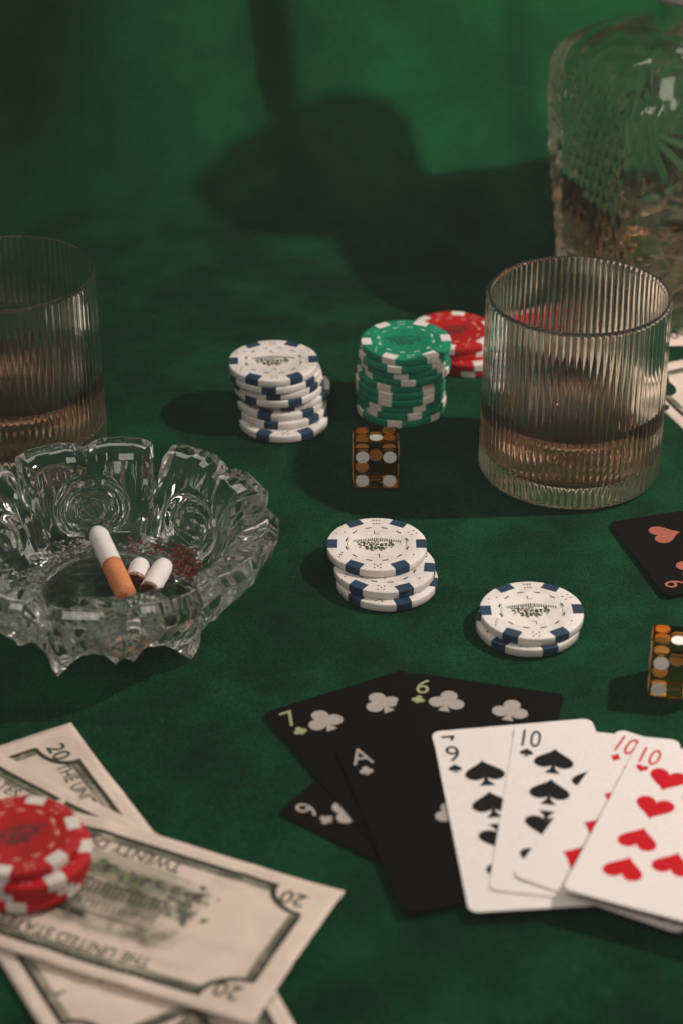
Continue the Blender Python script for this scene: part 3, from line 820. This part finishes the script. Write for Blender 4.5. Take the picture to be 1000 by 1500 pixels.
def card(corner_px, ang, rank, suit, style, label, group, z, bow=(0, 0), corner='tl', pip=10.4, tilt=(0, 0)):
    """corner_px: where one corner of the card was measured"""
    sx, sy = {'tl': (-1, 1), 'bl': (-1, -1)}[corner]
    g_ = P(*corner_px, z + sin(tilt[0])*sy*CH/2)
    lx, ly = sx*CW/2, sy*CH/2
    cx = g_.x - (lx*cos(ang)-ly*sin(ang)); cyy = g_.y - (lx*sin(ang)+ly*cos(ang))
    t = thing('playing_card', label, 'playing card', (cx, cyy, z), ang, group)
    t.rotation_euler = (tilt[0], tilt[1], ang)
    def Z(x, y): return bow[0]*(x/(CW/2))**2*mm + bow[1]*(y/(CH/2))**2*mm
    # outline with round corners
    rc = 3.2*mm; ol = []
    for qx, qy, a0 in ((1, 1, 0), (-1, 1, pi/2), (-1, -1, pi), (1, -1, 3*pi/2)):
        for k in range(6):
            a = a0 + k*pi/10
            ol.append((qx*(CW/2-rc)+rc*cos(a), qy*(CH/2-rc)+rc*sin(a)))
    # rows of the card so that it can bow
    bm = bmesh.new()
    top = [bm.verts.new((x, y, CT)) for x, y in ol]; bot = [bm.verts.new((x, y, 0)) for x, y in ol]
    bm.faces.new(top); bm.faces.new(bot[::-1]); N_ = len(ol)
    for i in range(N_): bm.faces.new((bot[i], bot[(i+1) % N_], top[(i+1) % N_], top[i]))
    if bow != (0, 0):
        for k in range(1, 10):
            for no, co in (((1, 0, 0), (CW*(k/10-.5), 0, 0)), ((0, 1, 0), (0, CH*(k/10-.5), 0))):
                bmesh.ops.bisect_plane(bm, geom=bm.verts[:]+bm.edges[:]+bm.faces[:], plane_co=co, plane_no=no)
        for v in bm.verts: v.co.z += Z(v.co.x, v.co.y)
    me = bpy.data.meshes.new('card_stock'); bm.to_mesh(me); bm.free()
    me.materials.append(M['card_white'] if style == 'white' else M['card_black'])
    o = bpy.data.objects.new('card_stock', me); C.objects.link(o); o.parent = t
    if style == 'white': ink = M['ink_red'] if suit in ('heart', 'diamond') else M['ink_black']; iink = ink
    else:
        ink = M['ink_copper'] if suit == 'heart' else M['ink_silver']
        iink = M['ink_copper'] if suit == 'heart' else (M['ink_gold'] if rank in ('6', '7') else M['ink_silver'])
    zo = CT + .06*mm
    def put(name, shapes, x, y, size, flip, mat_):
        mb = MB()
        for k, pts in enumerate(shapes):
            q = [((-px if flip else px)*size*mm + x*mm, (-py if flip else py)*size*mm + y*mm) for px, py in pts]
            mb.poly([(a, b, zo + .006*mm*k + Z(a, b)) for a, b in q])
        return mb.build(name, mat_, t)
    sh = suit_shape(suit)
    nn = 1 if rank == 'A' else int(rank)
    for (i, j) in COLS[nn]:
        put('pip', sh, i*(13.6 if nn > 7 else 11.4), j*(25.3 if nn > 7 else 30.0), (12.4 if style == 'black' and suit == 'club' else 13.6)*(.9 if nn == 1 else 1), j < 0, ink)
    tv, tf, tw = text_mesh(rank)
    for flip in (False, True):
        s = -1 if flip else 1
        hgt = 8.6; kx = .62 if rank == '10' else .88
        if rank == '10': hgt = 9.4
        pts = [((px*hgt*kx - (23.0 if style == 'white' else 21.4) + (.8 if rank == '10' else 0))*s*mm, (py*hgt + 36.6)*s*mm) for px, py in tv]
        obj('index', [(a, b, zo+Z(a, b)) for a, b in pts], tf, iink, t)
        put('suit_sign', sh, -(23.2 if style == 'white' else 21.6)*s, 28.6*s, 4.6, flip, iink)
    return t
WG, BG = 'white playing cards fanned on the cloth', 'black playing cards fanned under the white ones'
card((405, 1191), radians(53), '9', 'club', 'black', 'black nine of clubs turned sideways at the near edge of the fan', BG, .2*mm)
card((385, 1046), radians(28), '7', 'club', 'black', 'black seven of clubs with gold index at the far end of the fan', BG, .6*mm, (0, .2))
card((598, 986), radians(-14), '6', 'club', 'black', 'black six of clubs with gold index under the white seven', BG, 1.0*mm, (0, .2))
card((590, 1340), radians(14), 'A', 'club', 'black', 'black ace of clubs lying under the white nine of spades', BG, 1.5*mm, (0, .2), 'bl')
card((630, 1074), radians(8.0), '7', 'spade', 'white', 'white seven mostly covered by the nine of spades', WG, 1.95*mm, (0, .3))
card((686, 1339), radians(5.0), '9', 'spade', 'white', 'white nine of spades lying upon the black ace', WG, 2.4*mm, (0, .3), 'bl')
card((714, 1305), radians(-9.5), '10', 'spade', 'white', 'white ten of spades in the middle of the fan', WG, 2.85*mm, (0, .3), 'bl')
card((749, 1285), radians(-28.6), '10', 'diamond', 'white', 'white ten of diamonds mostly hidden by the ten of hearts', WG, 3.3*mm, (.2, .3), 'bl')
card((822, 1305), radians(-22.5), '10', 'heart', 'white', 'white ten of hearts lying topmost on the fan', WG, 5.7*mm, (.2, .4), 'bl', tilt=(-.045, 0))
card((973, 875), radians(106), '9', 'heart', 'black', 'black nine of hearts with copper print beside the tumbler', 'black playing card with copper print', .2*mm, (0, .2), 'tl')

# ------------------------------------------------------------------ banknotes
BL, BH = 156*mm, 66*mm
def wave(x, y): return (.55*sin(x*55+y*38) + .45*sin(y*70-x*30+1.2))*mm
def banknote(center, ang, z, label, num, words_, group, lift=(0, 0, 0, 0), picture=True):
    t = thing('banknote', label, 'banknote', (center.x, center.y, z), ang, group)
    ca, sa = cos(ang), sin(ang)
    def Zs(u, v):
        x, y = center.x + u*ca - v*sa, center.y + u*sa + v*ca
        a = u/(BL/2); b = v/(BH/2)
        cre = .55*math.exp(-abs(u+.2*v)/(3.5*mm)) + .35*math.exp(-abs(v-.004)/(2.5*mm)) - .3*math.exp(-abs(u-37*mm+.3*v)/(3*mm)) + .35*math.exp(-abs(u+41*mm-.2*v)/(3*mm))
        return wave(x, y) + cre*mm*1.4 + .3*mm + lift[0]*mm*max(0, -a)**3 + lift[1]*mm*max(0, a)**3 + lift[2]*mm*max(0, -b)**2 + lift[3]*mm*max(0, b)**2
    nu, nv = 64, 28; vs = []; fs = []; rnd = random.Random(int(ang*1000) % 97)
    for k in range(2):
        for j in range(nv+1):
            for i in range(nu+1):
                u, v = BL*(i/nu-.5), BH*(j/nv-.5)
                if i in (0, nu): u += rnd.uniform(-.2, .2)*mm if k == 0 else 0
                vs.append((u, v, Zs(u, v) - (.12*mm if k else 0)))
    m = (nu+1)*(nv+1)
    for j in range(nv):
        for i in range(nu):
            a = j*(nu+1)+i; fs.append((a, a+1, a+nu+2, a+nu+1)); fs.append((m+a, m+a+nu+1, m+a+nu+2, m+a+1))
    rim = [i for i in range(nu+1)] + [j*(nu+1)+nu for j in range(1, nv+1)] + [nv*(nu+1)+i for i in range(nu-1, -1, -1)] + [j*(nu+1) for j in range(nv-1, 0, -1)]
    for q in range(len(rim)):
        a, b = rim[q], rim[(q+1) % len(rim)]; fs.append((a, m+a, m+b, b))
    obj('paper_sheet', vs, fs, M['paper'], t, True)
    e = .09*mm; gz = [p[2] for p in vs[:m]]
    def Z(u, v):
        a = min(max((u/BL+.5)*nu, 0), nu-1e-6); b = min(max((v/BH+.5)*nv, 0), nv-1e-6); i, j = int(a), int(b); a -= i; b -= j
        k = j*(nu+1)+i
        return (gz[k]*(1-a)+gz[k+1]*a)*(1-b) + (gz[k+nu+1]*(1-a)+gz[k+nu+2]*a)*b
    def quad(mb, u0, v0, u1, v1, lvl=0):
        """print patch, cut fine enough to follow the sheet"""
        a = max(1, int(abs(u1-u0)/1.5)); b = max(1, int(abs(v1-v0)/1.5))
        pts = []; ff = []
        for j in range(b+1):
            for i in range(a+1):
                u, v = (u0+(u1-u0)*i/a)*mm, (v0+(v1-v0)*j/b)*mm; pts.append((u, v, Z(u, v)+e+lvl*.02*mm))
        for j in range(b):
            for i in range(a): k = j*(a+1)+i; ff.append((k, k+1, k+a+2, k+a+1))
        mb.add(pts, ff)
    def words(mb, s, u, v, h, kx=1.0, lvl=2):
        tv, tf, tw = text_mesh(s, .010)
        p = [((u+px*h*kx)*mm, (v+py*h)*mm) for px, py in tv]
        mb.add([(a, b, Z(a, b)+e+lvl*.02*mm) for a, b in p], tf)
    def arc(mb, cu, cv, r0, r1, a0, a1, n=10, lvl=1):
        for i in range(n):
            t0, t1 = a0+(a1-a0)*i/n, a0+(a1-a0)*(i+1)/n
            q = [((cu+r*cos(t_))*mm, (cv+r*.8*sin(t_))*mm) for r, t_ in ((r0, t0), (r1, t0), (r1, t1), (r0, t1))]
            mb.poly([(a, b, Z(a, b)+e+lvl*.02*mm) for a, b in q])
    U, V = 70, 26.5
    fr = MB()
    for s in (1, -1):
        quad(fr, -U+12, s*V-.8*s, U-12, s*V+1.3*s)                      # long borders, with a fine second line
        quad(fr, -U+14, s*(V-2.0), U-14, s*(V-2.3), 1)
        quad(fr, s*U-1.2*s, -V+11, s*U+1.0*s, V-10)
        quad(fr, s*(U-2.3), -V+11, s*(U-2.0), V-10, 1)
        for q in (1, -1):
            cu, cv = s*(U+.5), q*(V+1.0)
            a0 = {(1, 1): pi, (-1, 1): -pi/2, (1, -1): pi/2, (-1, -1): 0}[(s, q)]
            arc(fr, cu, cv, 12.8, 14.9, a0, a0+pi/2)
    fr.build('border_print', M['bill_ink'], t)
    bn = MB()
    for s in (1, -1):
        quad(bn, -U+13, s*(V-.4), U-13, s*(V-2.9), 0); quad(bn, s*(U-.4), -V+11, s*(U-3.0), V-11, 0)
    bn.build('border_engraving', M['engrave'], t)
    for s in (1, -1):
        for q in (1, -1):
            nm = MB(); words(nm, num, s*(U-5.2), q*(V-3.6), 6.4, 1.0); nm.build('numeral_print', M['bill_ink'], t)
    tx = MB(); words(tx, words_, 6 if picture else -14, V-5.6, 4.8, .86); tx.build('lettering_print', M['bill_ink'], t)
    tx = MB(); words(tx, 'TWENTY DOLLARS' if num == '20' else 'FIFTY DOLLARS', 0, -V+5.0, 4.4, .98)
    tx.build('lettering_print', M['bill_ink'], t)
    if picture:
        # engraving: rows of fine strokes, a long pale building and dark trees
        rnd = random.Random(4)
        eg = MB(); quad(eg, -52, -18.5, 52, 18.5, 0); eg.build('engraving_print', M['vignette'], t)
        bd = MB()
        quad(bd, -30, 7.0, 30, 7.8, 2); quad(bd, -30, -5.6, 30, -6.4, 2); quad(bd, -30, 1.0, 30, 1.4, 2); quad(bd, -8, 8.0, 8, 10.4, 2)
        for k in range(31):
            u = -29.5 + k*1.95; quad(bd, u, -4.8, u+.7, -.4, 2); quad(bd, u, 2.2, u+.7, 5.8, 2)
        bd.build('building_print', M['bill_ink'], t)
        tr = MB(); tg = MB()
        for k in range(330):
            if k % 5 < 3: u = rnd.uniform(-41, 38); v = -11.4 + 1.4*sin(u*.35) + rnd.gauss(0, 1.0)
            elif k % 5 == 3: u = -35 + rnd.gauss(0, 3.2); v = -5 + rnd.gauss(0, 4.0)
            else: u = 37 + rnd.gauss(0, 3.2); v = -2 + rnd.gauss(0, 4.5)
            r = rnd.uniform(.4, 1.35)
            pts = [((u+r*(1+.45*rnd.uniform(-1, 1))*cos(q*pi/4.5))*mm, (v+.8*r*(1+.45*rnd.uniform(-1, 1))*sin(q*pi/4.5))*mm) for q in range(9)]
            (tg if rnd.random() < .16 else tr).poly([(a, b, Z(a, b)+e+(3+k*.03)*.02*mm) for a, b in pts])
        tr.build('tree_print', M['engrave_dark'], t); tg.build('leaf_print', M['bill_green'], t)
        lw = MB()
        for k in range(26):
            v = -8 - k*.42; quad(lw, -38+rnd.uniform(0, 14), v, 34-rnd.uniform(0, 14), v-.22, 1)
        lw.build('lawn_print', M['bill_ink_soft'], t)
    return t
BN = 'banknotes heaped under the red chips'
def from_corner(px, ang, z, cu, cv):
    """centre of a note whose corner (cu, cv in units of half sides) was measured at a pixel"""
    g_ = P(*px, z); u, v = cu*BL/2, cv*BH/2
    return Vector((g_.x - (u*cos(ang)-v*sin(ang)), g_.y - (u*sin(ang)+v*cos(ang)), 0))
US = 'THE UNITED STATES OF AMERICA'
a = radians(-66); c = P(48, 1452); n_ = Vector((-sin(a), cos(a), 0)); d_ = Vector((cos(a), sin(a), 0))
banknote(c + n_*BH/2 + d_*34*mm, a, .1*mm, 'green banknote peeping out lowest at the near side of the heap', '50', US, BN)
a = radians(-61); banknote(from_corner((104, 1056), a, 2*mm, -1, 1), a, .5*mm, 'worn twenty note reaching farthest from the camera in the heap', '20', US, BN, picture=False)
a = radians(-38); c = P(95, 1150, 2*mm); n_ = Vector((-sin(a), cos(a), 0)); d_ = Vector((cos(a), sin(a), 0))
banknote(c - n_*BH/2 - d_*25*mm, a, 1.0*mm, 'banknote under the red chips slanting between two other notes', '20', US, BN)
a = radians(156); banknote(from_corner((505, 1303), a, 3*mm, -1, -1), a, 1.6*mm, 'upside down twenty note lying topmost with blank pinkish end', '20', US, BN, lift=(1.0, 0, 0, .6))
RG = 'banknotes behind the ribbed tumbler'
a = radians(-70); banknote(from_corner((912, 541), a, .5*mm, -1, -1), a, -.5*mm, 'banknote slanting out from behind the ribbed tumbler', '20', US, RG)
a = radians(4); banknote(from_corner((945, 507), a, .5*mm, -1, -1), a, -.9*mm, 'banknote lying under the foot of the decanter', '20', US, RG, picture=False)

# ------------------------------------------------------------------ thin veil of air added over the table to lift the blacks
hz = MB(); X0, X1, Y0, Y1, Z0, Z1 = -2.0, 2.0, -1.5, 2.0, -1.0, 1.6
hz.add([(X0, Y0, Z0), (X1, Y0, Z0), (X1, Y1, Z0), (X0, Y1, Z0), (X0, Y0, Z1), (X1, Y0, Z1), (X1, Y1, Z1), (X0, Y1, Z1)],
       [(3, 2, 1, 0), (4, 5, 6, 7), (0, 1, 5, 4), (1, 2, 6, 5), (2, 3, 7, 6), (3, 0, 4, 7)])
mh = bpy.data.materials.new('black_lift_veil'); mh.use_nodes = True; nt = mh.node_tree
nt.nodes.remove(nt.nodes['Principled BSDF'])
pv = nt.nodes.new('ShaderNodeVolumePrincipled'); pv.inputs['Density'].default_value = 0.028; pv.inputs['Color'].default_value = (.9, .9, .9, 1)
nt.links.new(pv.outputs[0], nt.nodes['Material Output'].inputs['Volume'])
o = hz.build('added_haze', mh); o['kind'] = 'stuff'
